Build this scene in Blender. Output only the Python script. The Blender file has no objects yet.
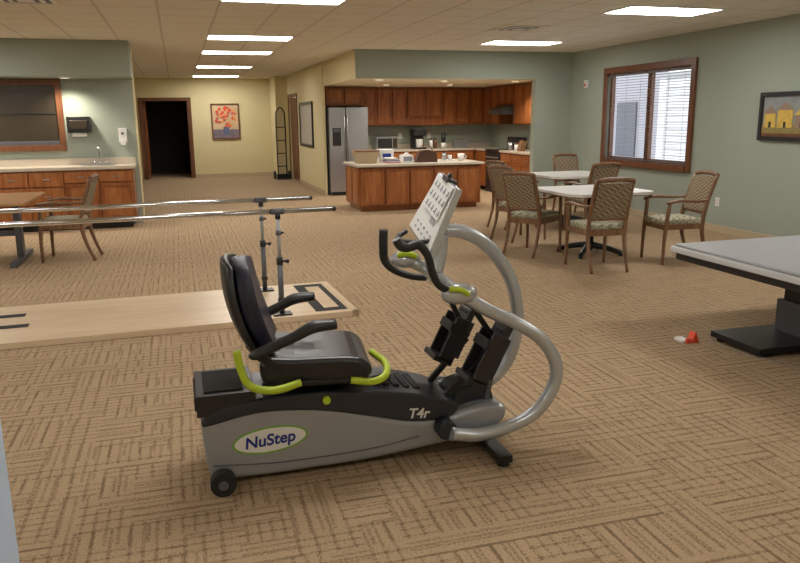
import bpy, bmesh, math, random
from mathutils import Matrix, Vector
random.seed(4)
sc = bpy.context.scene
sc.view_settings.view_transform = 'Standard'
sc.view_settings.look = 'None'
sc.view_settings.exposure = 0.0

# ------------------------------------------------------------------ materials
def newmat(name):
    m = bpy.data.materials.new(name); m.use_nodes = True
    nt = m.node_tree; b = nt.nodes['Principled BSDF']
    return m, nt, b

def mat(name, col, rough=0.5, metal=0.0, var=0.06, scale=6.0, bump=0.0, bscale=60.0, coat=0.0, spec=0.5):
    m, nt, b = newmat(name)
    b.inputs['Roughness'].default_value = rough
    b.inputs['Metallic'].default_value = metal
    b.inputs['Coat Weight'].default_value = coat
    b.inputs['Specular IOR Level'].default_value = spec
    g = nt.nodes.new('ShaderNodeNewGeometry')
    n = nt.nodes.new('ShaderNodeTexNoise'); n.inputs['Scale'].default_value = scale; n.inputs['Detail'].default_value = 3
    nt.links.new(g.outputs['Position'], n.inputs['Vector'])
    mx = nt.nodes.new('ShaderNodeMix'); mx.data_type = 'RGBA'
    mx.inputs[6].default_value = (*[c*(1-var) for c in col], 1)
    mx.inputs[7].default_value = (*[min(1, c*(1+var)) for c in col], 1)
    nt.links.new(n.outputs['Fac'], mx.inputs[0]); nt.links.new(mx.outputs[2], b.inputs['Base Color'])
    if bump > 0:
        n2 = nt.nodes.new('ShaderNodeTexNoise'); n2.inputs['Scale'].default_value = bscale
        nt.links.new(g.outputs['Position'], n2.inputs['Vector'])
        bp = nt.nodes.new('ShaderNodeBump'); bp.inputs['Strength'].default_value = bump; bp.inputs['Distance'].default_value = 0.005
        nt.links.new(n2.outputs['Fac'], bp.inputs['Height']); nt.links.new(bp.outputs['Normal'], b.inputs['Normal'])
    return m

def wood(name, c1, c2, rough=0.35, stretch=(14, 14, 1.6), sc_=1.6):
    m, nt, b = newmat(name)
    b.inputs['Roughness'].default_value = rough
    g = nt.nodes.new('ShaderNodeNewGeometry')
    mp = nt.nodes.new('ShaderNodeMapping'); mp.inputs['Scale'].default_value = stretch
    n = nt.nodes.new('ShaderNodeTexNoise'); n.inputs['Scale'].default_value = sc_; n.inputs['Detail'].default_value = 5
    n.inputs['Distortion'].default_value = 0.6
    cr = nt.nodes.new('ShaderNodeValToRGB')
    cr.color_ramp.elements[0].position = 0.32; cr.color_ramp.elements[0].color = (*c1, 1)
    cr.color_ramp.elements[1].position = 0.68; cr.color_ramp.elements[1].color = (*c2, 1)
    nt.links.new(g.outputs['Position'], mp.inputs['Vector']); nt.links.new(mp.outputs[0], n.inputs['Vector'])
    nt.links.new(n.outputs['Fac'], cr.inputs[0]); nt.links.new(cr.outputs[0], b.inputs['Base Color'])
    return m

def emit(name, col, st):
    m, nt, b = newmat(name)
    b.inputs['Base Color'].default_value = (*col, 1)
    b.inputs['Emission Color'].default_value = (*col, 1)
    b.inputs['Emission Strength'].default_value = st
    return m

class NM:
    def __init__(s, nt): s.nt = nt
    def m(s, op, a, b=None, c=None):
        n = s.nt.nodes.new('ShaderNodeMath'); n.operation = op
        for i, v in enumerate((a, b, c)):
            if v is None: continue
            if isinstance(v, (int, float)): n.inputs[i].default_value = v
            else: s.nt.links.new(v, n.inputs[i])
        return n.outputs[0]

def carpet():
    m, nt, b = newmat('carpet_pattern'); k = NM(nt)
    b.inputs['Roughness'].default_value = 0.95; b.inputs['Specular IOR Level'].default_value = 0.1
    g = nt.nodes.new('ShaderNodeNewGeometry'); sp = nt.nodes.new('ShaderNodeSeparateXYZ')
    nw = nt.nodes.new('ShaderNodeTexNoise'); nw.inputs['Scale'].default_value = 55; nt.links.new(g.outputs['Position'], nw.inputs['Vector'])
    nt.links.new(g.outputs['Position'], sp.inputs[0])
    wob = k.m('MULTIPLY', k.m('SUBTRACT', nw.outputs['Fac'], 0.5), 0.012)
    X, Y = k.m('ADD', sp.outputs[0], wob), k.m('ADD', sp.outputs[1], wob)
    def layer(cw, ch, ox, oy, period, seed, frac):
        cx = k.m('FLOOR', k.m('DIVIDE', k.m('ADD', X, ox), cw)); cy = k.m('FLOOR', k.m('DIVIDE', k.m('ADD', Y, oy), ch))
        cb = nt.nodes.new('ShaderNodeCombineXYZ'); nt.links.new(cx, cb.inputs[0]); nt.links.new(cy, cb.inputs[1]); cb.inputs[2].default_value = seed
        w = nt.nodes.new('ShaderNodeTexWhiteNoise'); nt.links.new(cb.outputs[0], w.inputs['Vector'])
        o = k.m('GREATER_THAN', w.outputs['Value'], 0.5)
        fx = k.m('FRACT', k.m('DIVIDE', k.m('ADD', X, ox), period)); fy = k.m('FRACT', k.m('DIVIDE', k.m('ADD', Y, oy), period))
        lx = k.m('LESS_THAN', fx, frac); ly = k.m('LESS_THAN', fy, frac)
        return k.m('ADD', k.m('MULTIPLY', lx, o), k.m('MULTIPLY', ly, k.m('SUBTRACT', 1.0, o)))
    a = layer(0.147, 0.147, 0.0, 0.0, 0.049, 1.0, 0.30)
    c = layer(0.21, 0.14, 0.09, 0.03, 0.07, 5.0, 0.22)
    s = k.m('MINIMUM', k.m('ADD', k.m('MULTIPLY', a, 0.42), k.m('MULTIPLY', c, 0.48)), 1.0)
    n = nt.nodes.new('ShaderNodeTexNoise'); n.inputs['Scale'].default_value = 95; n.inputs['Detail'].default_value = 3; nt.links.new(g.outputs['Position'], n.inputs['Vector'])
    n3 = nt.nodes.new('ShaderNodeTexNoise'); n3.inputs['Scale'].default_value = 7; nt.links.new(g.outputs['Position'], n3.inputs['Vector'])
    f = k.m('ADD', k.m('ADD', s, k.m('MULTIPLY', k.m('SUBTRACT', n.outputs['Fac'], 0.5), 2.4)), k.m('MULTIPLY', k.m('SUBTRACT', n3.outputs['Fac'], 0.45), 0.5))
    mx = nt.nodes.new('ShaderNodeMix'); mx.data_type = 'RGBA'; mx.clamp_factor = True
    mx.inputs[6].default_value = (0.43, 0.312, 0.196, 1); mx.inputs[7].default_value = (0.185, 0.125, 0.072, 1)
    nt.links.new(f, mx.inputs[0])
    nt.links.new(mx.outputs[2], b.inputs['Base Color'])
    bp = nt.nodes.new('ShaderNodeBump'); bp.inputs['Strength'].default_value = 0.5; bp.inputs['Distance'].default_value = 0.004
    nt.links.new(n.outputs['Fac'], bp.inputs['Height']); nt.links.new(bp.outputs['Normal'], b.inputs['Normal'])
    return m

def ceiltile():
    m, nt, b = newmat('ceiling_tile'); k = NM(nt)
    b.inputs['Roughness'].default_value = 0.9
    g = nt.nodes.new('ShaderNodeNewGeometry'); sp = nt.nodes.new('ShaderNodeSeparateXYZ')
    nt.links.new(g.outputs['Position'], sp.inputs[0])
    fx = k.m('FRACT', k.m('DIVIDE', k.m('SUBTRACT', sp.outputs[0], 0.49), 0.61)); fy = k.m('FRACT', k.m('DIVIDE', sp.outputs[1], 0.61))
    l = k.m('MAXIMUM', k.m('LESS_THAN', fx, 0.05), k.m('LESS_THAN', fy, 0.05))
    n = nt.nodes.new('ShaderNodeTexNoise'); n.inputs['Scale'].default_value = 45; nt.links.new(g.outputs['Position'], n.inputs['Vector'])
    cr = nt.nodes.new('ShaderNodeValToRGB')
    cr.color_ramp.elements[0].position = 0.3; cr.color_ramp.elements[0].color = (0.68, 0.65, 0.57, 1)
    cr.color_ramp.elements[1].position = 0.6; cr.color_ramp.elements[1].color = (0.78, 0.75, 0.67, 1)
    nt.links.new(n.outputs['Fac'], cr.inputs[0])
    mx = nt.nodes.new('ShaderNodeMix'); mx.data_type = 'RGBA'; nt.links.new(l, mx.inputs[0])
    nt.links.new(cr.outputs[0], mx.inputs[6]); mx.inputs[7].default_value = (0.58, 0.54, 0.46, 1)
    nt.links.new(mx.outputs[2], b.inputs['Base Color'])
    return m

def fabric(name, ca, cb_, scale):
    m, nt, b = newmat(name)
    b.inputs['Roughness'].default_value = 0.9
    t = nt.nodes.new('ShaderNodeTexCoord')
    v = nt.nodes.new('ShaderNodeTexChecker'); v.inputs['Scale'].default_value = scale
    mp = nt.nodes.new('ShaderNodeMapping'); mp.inputs['Rotation'].default_value = (0.6, 0.7, 0.785)
    nt.links.new(t.outputs['Object'], mp.inputs[0]); nt.links.new(mp.outputs[0], v.inputs['Vector'])
    v.inputs['Color1'].default_value = (*ca, 1); v.inputs['Color2'].default_value = (*cb_, 1)
    nt.links.new(v.outputs['Color'], b.inputs['Base Color'])
    return m

M_CARPET = carpet(); M_CEIL = ceiltile()
M_FAB = fabric('upholstery_pattern', (0.34, 0.27, 0.17), (0.13, 0.09, 0.055), 46)
M_FABS = fabric('seat_pattern', (0.46, 0.42, 0.30), (0.22, 0.22, 0.15), 30)
M_SAGE = mat('sage_paint', (0.335, 0.375, 0.315), 0.8, var=0.02, bump=0.1, bscale=200)
M_YEL = mat('cream_yellow_paint', (0.70, 0.61, 0.35), 0.8, var=0.02, bump=0.1, bscale=200)
M_CREAM = mat('cream_ceiling_paint', (0.72, 0.66, 0.52), 0.8, var=0.02)
M_TRIMB = mat('base_trim_tan', (0.50, 0.40, 0.26), 0.6)
M_WOODF = wood('frame_wood', (0.12, 0.042, 0.018), (0.20, 0.08, 0.035))
M_CAB = wood('cherry_cabinet', (0.20, 0.058, 0.015), (0.34, 0.115, 0.033))
M_CABP = wood('cherry_panel', (0.27, 0.085, 0.022), (0.43, 0.16, 0.05))
M_CHW = wood('chair_wood', (0.15, 0.075, 0.038), (0.25, 0.135, 0.07))
M_PLY = wood('platform_plywood', (0.62, 0.46, 0.30), (0.70, 0.56, 0.39), stretch=(1.2, 10, 10))
M_TBLW = wood('table_wood', (0.36, 0.18, 0.07), (0.46, 0.25, 0.11), stretch=(1.2, 10, 10))
M_CTR = mat('beige_laminate', (0.55, 0.48, 0.39), 0.4, var=0.12, scale=60)
M_WHT = mat('white_laminate', (0.72, 0.71, 0.69), 0.35)
M_WPL = mat('white_plastic', (0.78, 0.78, 0.77), 0.4)
M_BLK = mat('black_plastic', (0.018, 0.018, 0.02), 0.4)
M_BLKM = mat('black_metal', (0.02, 0.02, 0.022), 0.35, metal=0.3)
M_RUB = mat('black_rubber', (0.015, 0.015, 0.015), 0.8)
M_VIN = mat('black_vinyl', (0.014, 0.014, 0.017), 0.33, bump=0.15, bscale=150)
M_NAVY = mat('navy_vinyl', (0.011, 0.014, 0.036), 0.42, bump=0.1, bscale=150)
M_SIL = mat('silver_paint', (0.50, 0.53, 0.57), 0.27, metal=0.45, var=0.02, coat=0.3)
M_SHELL = mat('grey_shell', (0.32, 0.335, 0.36), 0.33, metal=0.2, var=0.02, coat=0.3)
M_SHELLD = mat('dark_shell', (0.020, 0.024, 0.034), 0.35, var=0.02)
M_LIME = mat('lime_plastic', (0.47, 0.62, 0.03), 0.4)
M_GREEN = mat('green_plastic', (0.22, 0.45, 0.06), 0.4)
M_STEEL = mat('stainless_steel', (0.40, 0.42, 0.45), 0.3, metal=0.75, var=0.03)
M_CHROME = mat('chrome', (0.62, 0.62, 0.64), 0.18, metal=1.0, var=0.0)
M_GREYM = mat('grey_steel', (0.13, 0.14, 0.16), 0.45, metal=0.5)
M_GREYL = mat('grey_vinyl', (0.38, 0.39, 0.41), 0.45)
M_GREYR = mat('pale_rim', (0.58, 0.59, 0.61), 0.4)
M_CORD = mat('grey_cord', (0.28, 0.25, 0.21), 0.6)
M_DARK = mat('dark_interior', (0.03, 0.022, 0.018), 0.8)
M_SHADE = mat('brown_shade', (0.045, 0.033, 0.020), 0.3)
M_BLIND = mat('blind_slat', (0.16, 0.13, 0.12), 0.5)
M_BLUE = mat('logo_blue', (0.01, 0.03, 0.25), 0.4)
M_RED = mat('red_orange', (0.75, 0.08, 0.03), 0.5)
M_JAMB = mat('pale_blue_paint', (0.42, 0.50, 0.62), 0.5)
M_LAMP = emit('lamp_diffuser', (1.0, 0.97, 0.92), 19.5)
M_CAN = emit('downlight_glow', (1.0, 0.9, 0.72), 9.0)
M_SIDING = mat('outdoor_siding', (0.85, 0.86, 0.88), 0.8)
M_GRASS = mat('snowy_ground', (0.78, 0.79, 0.82), 0.9)
M_PINK = mat('art_pink', (0.55, 0.12, 0.10), 0.6)
M_ART1 = mat('art_orange', (0.75, 0.32, 0.12), 0.6)
M_BOARD = mat('notice_board', (0.42, 0.38, 0.30), 0.6, var=0.15, scale=12)
M_PRINT = mat('printed_grey', (0.22, 0.24, 0.28), 0.6)

# ------------------------------------------------------------------ builder
class Builder:
    def __init__(s):
        s.bm = bmesh.new(); s.mats = []; s.M = Matrix.Identity(4)
    def mi(s, m):
        if m not in s.mats: s.mats.append(m)
        return s.mats.index(m)
    def face(s, vs, mi, smooth=False):
        try:
            f = s.bm.faces.new(vs); f.material_index = mi; f.smooth = smooth
        except ValueError: pass
    def box(s, x0, x1, y0, y1, z0, z1, m, M=None):
        T = s.M @ M if M is not None else s.M
        c = [(x0,y0,z0),(x1,y0,z0),(x1,y1,z0),(x0,y1,z0),(x0,y0,z1),(x1,y0,z1),(x1,y1,z1),(x0,y1,z1)]
        v = [s.bm.verts.new(T @ Vector(p)) for p in c]; i = s.mi(m)
        for q in ((0,3,2,1),(4,5,6,7),(0,1,5,4),(1,2,6,5),(2,3,7,6),(3,0,4,7)): s.face([v[j] for j in q], i)
    def bar(s, p0, p1, w, d, m, side=(0,1,0)):
        p0 = Vector(p0); p1 = Vector(p1); z = (p1-p0); L = z.length; z.normalize()
        x = Vector(side).cross(z).normalized(); y = z.cross(x)
        R = Matrix((x, y, z)).transposed().to_4x4(); R.translation = p0
        s.box(-w/2, w/2, -d/2, d/2, 0, L, m, R)
    def tube(s, pts, r, m, sides=12, smooth=True, curve=True, steps=6, flat=1.0, up=None, closed=False):
        P = [Vector(p) for p in pts]; n = len(P)
        R = r if isinstance(r, (list, tuple)) else [r]*n
        if curve and n > 2:
            Q = []; RR = []
            for i in range(n if closed else n-1):
                a = P[(i-1) % n] if (closed or i > 0) else P[0]*2-P[1]
                b = P[i]; c = P[(i+1) % n]; d = P[(i+2) % n] if (closed or i+2 < n) else P[-1]*2-P[-2]
                for k in range(steps):
                    t = k/steps
                    Q.append(0.5*((2*b)+(c-a)*t+(2*a-5*b+4*c-d)*t*t+(3*b-a-3*c+d)*t**3)); RR.append(R[i]*(1-t)+R[(i+1) % n]*t)
            if not closed: Q.append(P[-1]); RR.append(R[-1])
            P, R = Q, RR
        n = len(P); mi = s.mi(m); rings = []; prev = None
        for i in range(n):
            if closed: t = P[(i+1) % n]-P[(i-1) % n]
            else: t = P[min(i+1, n-1)]-P[max(i-1, 0)]
            t.normalize()
            if up is not None: u = Vector(up)
            elif prev is None: u = Vector((0, 0, 1)) if abs(t.z) < 0.9 else Vector((0, 1, 0))
            else: u = prev
            u = (u - t*u.dot(t)).normalized(); prev = u; w = t.cross(u)
            ring = []
            for j in range(sides):
                a = 2*math.pi*(j+0.5)/sides
                ring.append(s.bm.verts.new(s.M @ (P[i]+u*math.sin(a)*R[i]*flat+w*math.cos(a)*R[i])))
            rings.append(ring)
        sm = smooth and sides > 4
        for i in range(n if closed else n-1):
            A = rings[i]; C = rings[(i+1) % n]
            for j in range(sides): s.face([A[j], A[(j+1) % sides], C[(j+1) % sides], C[j]], mi, sm)
        if not closed:
            s.face(rings[0][::-1], mi); s.face(rings[-1], mi)
    def cyl(s, p0, p1, r, m, sides=24, r2=None):
        s.tube([p0, p1], [r, r if r2 is None else r2], m, sides=sides, curve=False)
    def prism(s, prof, y0, y1, m):
        mi = s.mi(m)
        A = [s.bm.verts.new(s.M @ Vector((x, y0, z))) for x, z in prof]; C = [s.bm.verts.new(s.M @ Vector((x, y1, z))) for x, z in prof]
        n = len(prof)
        s.face(A, mi); s.face(C[::-1], mi)
        for i in range(n): s.face([A[i], C[i], C[(i+1) % n], A[(i+1) % n]], mi)
    def ell(s, c, r, m, seg=16):
        mi = s.mi(m); c = Vector(c); rows = []
        for i in range(1, seg//2):
            a = math.pi*i/(seg//2)
            rows.append([s.bm.verts.new(s.M @ (c+Vector((r[0]*math.sin(a)*math.cos(2*math.pi*j/seg), r[1]*math.sin(a)*math.sin(2*math.pi*j/seg), r[2]*math.cos(a))))) for j in range(seg)])
        t = s.bm.verts.new(s.M @ (c+Vector((0, 0, r[2])))); b = s.bm.verts.new(s.M @ (c-Vector((0, 0, r[2]))))
        for j in range(seg):
            k = (j+1) % seg
            s.face([t, rows[0][j], rows[0][k]], mi, True); s.face([b, rows[-1][k], rows[-1][j]], mi, True)
            for i in range(len(rows)-1): s.face([rows[i][j], rows[i+1][j], rows[i+1][k], rows[i][k]], mi, True)
    def finish(s, name, parent=None, bevel=0.0, seg=2, loc=(0, 0, 0), rz=0.0, angle=40, smooth=False, wm=None):
        bmesh.ops.recalc_face_normals(s.bm, faces=s.bm.faces)
        me = bpy.data.meshes.new(name); s.bm.to_mesh(me); s.bm.free()
        for m in s.mats: me.materials.append(m)
        if wm is not None: me.transform(wm)
        if smooth:
            for p in me.polygons: p.use_smooth = True
        o = bpy.data.objects.new(name, me); sc.collection.objects.link(o)
        o.location = loc; o.rotation_euler = (0, 0, rz)
        if bevel > 0:
            b = o.modifiers.new('bevel', 'BEVEL'); b.width = bevel; b.segments = seg; b.limit_method = 'ANGLE'; b.angle_limit = math.radians(angle)
        if parent is not None:
            o.parent = parent; o.matrix_parent_inverse = Matrix.Translation(-parent.location)
        return o

def empty(name, loc=(0, 0, 0)):
    e = bpy.data.objects.new(name, None); e.location = loc; e.empty_display_size = 0.1
    sc.collection.objects.link(e); return e

def T(x=0, y=0, z=0, rx=0, ry=0, rz=0):
    return Matrix.Translation((x, y, z)) @ Matrix.Rotation(rz, 4, 'Z') @ Matrix.Rotation(ry, 4, 'Y') @ Matrix.Rotation(rx, 4, 'X')

CH = 2.76
# ------------------------------------------------------------------ room shell
B = Builder(); B.box(-5.65, 7.35, -1.75, 25.0, -0.1, 0, M_CARPET); B.finish('floor')
B = Builder(); B.box(-5.65, 7.35, -1.75, 25.0, CH, CH+0.1, M_CEIL); B.finish('ceiling')
B = Builder()
WY0, WY1, WZ0, WZ1 = 9.34, 11.57, 0.87, 2.31
B.box(7.15, 7.3, -1.6, WY0, 0, CH, M_SAGE); B.box(7.15, 7.3, WY1, 16.72, 0, CH, M_SAGE)
B.box(7.15, 7.3, WY0, WY1, 0, WZ0, M_SAGE); B.box(7.15, 7.3, WY0, WY1, WZ1, CH, M_SAGE)
B.finish('wall_right')
B = Builder(); B.box(3.0, 7.15, 16.6, 16.72, 0, CH, M_SAGE); B.finish('wall_kitchen')
B = Builder(); B.box(6.39, 7.15, 12.8, 12.95, 0, 2.28, M_SAGE); B.finish('wall_kitchen_stub')
B = Builder()
B.box(3.02, 7.15, 12.82, 16.6, 2.28, CH, M_CREAM); B.box(3.0, 7.15, 12.8, 12.82, 2.28, CH, M_SAGE); B.box(3.0, 3.02, 12.82, 15.8, 2.28, CH, M_YEL)
B.finish('kitchen_soffit')
B = Builder()
B.box(2.98, 3.0, 15.8, 19.37, 0, CH, M_YEL); B.box(2.98, 3.0, 20.73, 21.0, 0, CH, M_YEL); B.box(2.98, 3.0, 19.37, 20.73, 2.17, CH, M_YEL)
B.box(3.0, 3.14, 16.72, 19.37, 0, CH, M_YEL); B.box(3.0, 3.14, 20.73, 21.0, 0, CH, M_YEL)
B.box(3.0, 3.03, 15.8, 16.6, 0, 2.28, M_YEL)
B.box(2.65, 3.14, 21.0, 22.2, 0, CH, M_YEL)
B.finish('wall_hall_right')
B = Builder()
B.box(3.02, 3.07, 19.375, 20.725, 0.01, 2.165, M_WOODF)
for a, b_ in ((19.28, 19.37), (20.73, 20.82)): B.box(2.955, 2.979, a, b_, 0, 2.26, M_WOODF)
B.box(2.955, 2.979, 19.37, 20.73, 2.17, 2.26, M_WOODF); B.cyl((2.97, 19.5, 1.0), (3.02, 19.5, 1.0), 0.03, M_STEEL)
B.finish('door_2', bevel=0.004)
B = Builder()
B.box(-3.5, -0.88, 22.2, 22.35, 0, CH, M_YEL); B.box(0.34, 3.14, 22.2, 22.35, 0, CH, M_YEL); B.box(-0.88, 0.34, 22.2, 22.35, 2.15, CH, M_YEL)
B.finish('wall_back')
B = Builder()
B.box(-0.97, -0.875, 22.16, 22.199, 0, 2.24, M_WOODF); B.box(0.335, 0.43, 22.16, 22.199, 0, 2.24, M_WOODF); B.box(-0.875, 0.335, 22.16, 22.199, 2.145, 2.24, M_WOODF)
B.box(-0.875, -0.85, 22.2, 22.35, 0, 2.14, M_WOODF); B.box(0.31, 0.335, 22.2, 22.35, 0, 2.14, M_WOODF)
B.box(-0.85, -0.80, 22.4, 23.55, 0.01, 2.13, M_CAB)
B.finish('door_1', bevel=0.004)
B = Builder()
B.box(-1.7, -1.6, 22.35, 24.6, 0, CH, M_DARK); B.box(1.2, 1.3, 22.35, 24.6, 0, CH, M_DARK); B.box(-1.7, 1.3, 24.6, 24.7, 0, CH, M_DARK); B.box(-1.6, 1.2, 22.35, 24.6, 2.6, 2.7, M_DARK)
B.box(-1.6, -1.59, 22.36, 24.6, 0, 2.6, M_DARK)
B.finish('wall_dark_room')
B = Builder(); B.box(-3.62, -3.5, 12.85, 22.35, 0, CH, M_YEL); B.finish('wall_hall_left')
B = Builder(); B.box(-5.5, -0.62, 12.65, 12.85, 0, CH, M_SAGE); B.box(-0.62, -0.6, 12.65, 12.85, 0, CH, M_YEL)
B.finish('wall_alcove')
B = Builder(); B.box(-5.5, -0.6, 12.0, 12.65, 2.25, CH, M_SAGE); B.finish('alcove_soffit')
B = Builder(); B.box(-5.62, -5.5, -1.6, 12.85, 0, CH, M_SAGE); B.finish('wall_left')
B = Builder(); B.box(-5.62, 7.3, -1.72, -1.6, 0, CH, M_YEL); B.finish('wall_front')
B = Builder(); B.box(7.13, 7.15, -1.6, 12.8, 0, 0.1, M_TRIMB); B.finish('baseboard_right')
B = Builder(); B.box(6.39, 7.13, 12.78, 12.8, 0, 0.1, M_TRIMB); B.finish('baseboard_kitchen')
B = Builder(); B.box(2.96, 2.98, 15.8, 19.28, 0, 0.1, M_TRIMB); B.finish('baseboard_hall')
B = Builder(); B.box(0.43, 2.65, 22.18, 22.2, 0, 0.1, M_TRIMB); B.box(2.65, 2.98, 20.98, 21.0, 0, 0.1, M_TRIMB); B.finish('baseboard_back')
B = Builder()
B.box(-0.38, -0.247, 0.90, 1.02, 0, 2.13, M_JAMB); B.box(1.45, 1.58, 0.90, 1.02, 0, 2.13, M_JAMB); B.box(-0.38, 1.58, 0.90, 1.02, 2.13, 2.23, M_JAMB)
B.finish('trim_1', bevel=0.006)

# window
B = Builder()
yo0, yo1, zo0, zo1 = 9.25, 11.66, 0.78, 2.40
B.box(7.11, 7.149, yo0, WY0+0.01, zo0, zo1, M_WOODF); B.box(7.11, 7.149, WY1-0.01, yo1, zo0, zo1, M_WOODF)
B.box(7.11, 7.149, WY0, WY1, WZ1-0.01, zo1, M_WOODF); B.box(7.09, 7.149, WY0, WY1, zo0, WZ0+0.01, M_WOODF)
ym = (WY0+WY1)/2
for a, b_ in ((WY0+0.001, WY0+0.05), (ym-0.05, ym+0.05), (WY1-0.05, WY1-0.001)): B.box(7.2, 7.27, a, b_, WZ0+0.001, WZ1-0.001, M_WOODF)
B.box(7.2, 7.27, WY0+0.05, WY1-0.05, WZ0+0.001, WZ0+0.06, M_WOODF); B.box(7.2, 7.27, WY0+0.05, WY1-0.05, WZ1-0.05, WZ1-0.001, M_WOODF)
B.finish('window_1', bevel=0.004)
B = Builder()
for a, b_ in ((WY0+0.02, ym-0.01), (ym+0.01, WY1-0.02)):
    B.box(7.155, 7.195, a, b_, WZ1-0.06, WZ1-0.015, M_BLIND)
    z = WZ1-0.09
    while z > WZ0+0.05:
        B.box(-0.016, 0.016, a, b_, -0.0011, 0.0011, M_BLIND, T(7.175, 0, z, ry=math.radians(10)))
        z -= 0.042
    B.box(7.16, 7.19, a, b_, WZ0+0.02, WZ0+0.04, M_BLIND)
    for f in (0.15, 0.5, 0.85):
        y = a+(b_-a)*f; B.box(7.155, 7.157, y-0.002, y+0.002, WZ0+0.02, WZ1-0.02, M_BLIND)
B.finish('window_blind')
B = Builder()
B.box(13, 13.3, 0, 18.2, -0.3, 2.6, M_SIDING); B.box(12.9, 13.4, 0, 18.3, 2.6, 2.75, M_GREYL)
for i in range(15): B.box(12.97, 13.0, 0, 18.2, -0.2+i*0.18, -0.19+i*0.18, M_GREYL)
B.box(12.93, 13.0, 18.0, 18.3, -0.3, 2.6, M_WPL)
B.box(12.95, 13.0, 19.4, 20.4, 0.3, 2.0, M_GREYM); B.box(13.0, 13.2, 18.3, 28, -0.3, 3.2, mat('outdoor_brick', (0.42, 0.42, 0.46), 0.9))
B.finish('neighbouring_building')
B = Builder(); B.box(7.36, 40, -10, 60, -0.35, -0.3, M_GRASS); B.finish('outdoor_ground')

# ceiling fixtures
spots = [(1.1, y) for y in (0.305+0.61*k for k in (-0, 6, 12, 18, 22, 28, 34))] + [(5.37, y) for y in (0.305+0.61*k for k in (0, 6, 12, 18))] + [(-3.17, y) for y in (0.305+0.61*k for k in (0, 6, 12, 17))]
for (x, y) in spots:
    B = Builder()
    B.box(x-0.58, x+0.58, y-0.275, y+0.275, CH-0.008, CH-0.001, M_LAMP)
    for q in ((x-0.61, x+0.61, y-0.305, y-0.275), (x-0.61, x+0.61, y+0.275, y+0.305), (x-0.61, x-0.58, y-0.275, y+0.275), (x+0.58, x+0.61, y-0.275, y+0.275)):
        B.box(*q, CH-0.012, CH-0.001, M_WPL)
    B.finish('fluorescent_ceiling_light')
for (x, y) in ((4.45, 9.45), (-1.3, 8.2)):
    B = Builder()
    B.box(x-0.3, x+0.3, y-0.3, y+0.3, CH-0.008, CH-0.001, M_CREAM)
    for i in range(1, 6):
        w = 0.3-i*0.045
        B.box(x-w, x+w, y-w, y+w, CH-0.008-i*0.003, CH-0.008-(i-1)*0.003, M_WPL if i % 2 else M_GREYM)
    B.finish('ceiling_air_vent')
cans = [(3.55, 13.3, 2.28), (4.9, 13.6, 2.28), (6.35, 13.6, 2.28), (-1.55, 12.32, 2.25), (-3.0, 12.32, 2.25), (4.2, 15.2, 2.28), (5.6, 15.2, 2.28)]
for (x, y, z) in cans:
    e = empty('recessed_downlight', (x, y, z))
    B = Builder(); B.cyl((x, y, z-0.006), (x, y, z-0.001), 0.06, M_CAN); B.tube([(x+0.07*math.cos(a*math.pi/8), y+0.07*math.sin(a*math.pi/8), z-0.009) for a in range(16)], 0.008, M_WPL, sides=6, curve=False, closed=True)
    B.finish('lamp_ring', parent=e)
    L = bpy.data.lights.new('downlight', 'SPOT'); L.energy = 80; L.color = (1, 0.90, 0.75); L.spot_size = 2.4; L.spot_blend = 0.8; L.shadow_soft_size = 0.06
    o = bpy.data.objects.new('downlight', L); o.parent = e; o.location = (0, 0, -0.03); sc.collection.objects.link(o)

# ------------------------------------------------------------------ cabinetry
def door(B, x, z, w, h, M, drawer=False):
    B.box(x+0.008, x+w-0.008, -0.018, 0, z+0.008, z+h-0.008, M_CABP, M)
    f = 0.055 if not drawer else 0.0
    if f:
        B.box(x+0.008, x+f, -0.030, -0.018, z+0.008, z+h-0.008, M_CAB, M); B.box(x+w-f, x+w-0.008, -0.030, -0.018, z+0.008, z+h-0.008, M_CAB, M)
        B.box(x+f, x+w-f, -0.030, -0.018, z+0.008, z+f, M_CAB, M); B.box(x+f, x+w-f, -0.030, -0.018, z+h-f, z+h-0.008, M_CAB, M)
        if w > 0.25: B.box(x+f+0.03, x+w-f-0.03, -0.025, -0.018, z+f+0.03, z+h-f-0.03, M_CABP, M)
    else:
        B.box(x+w/2-0.05, x+w/2+0.05, -0.035, -0.028, z+h/2-0.006, z+h/2+0.006, M_STEEL, M)
        B.box(x+w/2-0.05, x+w/2-0.042, -0.028, -0.018, z+h/2-0.006, z+h/2+0.006, M_STEEL, M)
        B.box(x+w/2+0.042, x+w/2+0.05, -0.028, -0.018, z+h/2-0.006, z+h/2+0.006, M_STEEL, M)

B = Builder()
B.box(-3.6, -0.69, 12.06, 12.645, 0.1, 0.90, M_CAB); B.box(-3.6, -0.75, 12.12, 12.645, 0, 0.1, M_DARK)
B.box(-3.62, -0.66, 12.02, 12.645, 0.90, 0.945, M_CTR); B.box(-3.62, -0.66, 12.62, 12.645, 0.945, 1.05, M_CTR)
M0 = T(0, 12.06, 0)
x = -1.66
for i in range(2): door(B, x+i*0.485, 0.12, 0.475, 0.58, M0)
for i in range(2): door(B, x+i*0.485, 0.71, 0.475, 0.17, M0, True)
for j in range(4):
    xx = -2.14-j*0.48
    for (z, h) in ((0.12, 0.26), (0.39, 0.26), (0.66, 0.22)): door(B, xx, z, 0.47, h, M0, True)
B.finish('base_cabinet', bevel=0.003)
B = Builder()
B.box(-1.42, -0.95, 12.18, 12.52, 0.9455, 0.952, M_STEEL); B.cyl((-1.18, 12.55, 0.95), (-1.18, 12.55, 1.0), 0.02, M_CHROME)
B.tube([(-1.18, 12.55, 1.0), (-1.18, 12.55, 1.18), (-1.18, 12.48, 1.24), (-1.18, 12.4, 1.2), (-1.18, 12.4, 1.16)], 0.013, M_CHROME)
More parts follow.
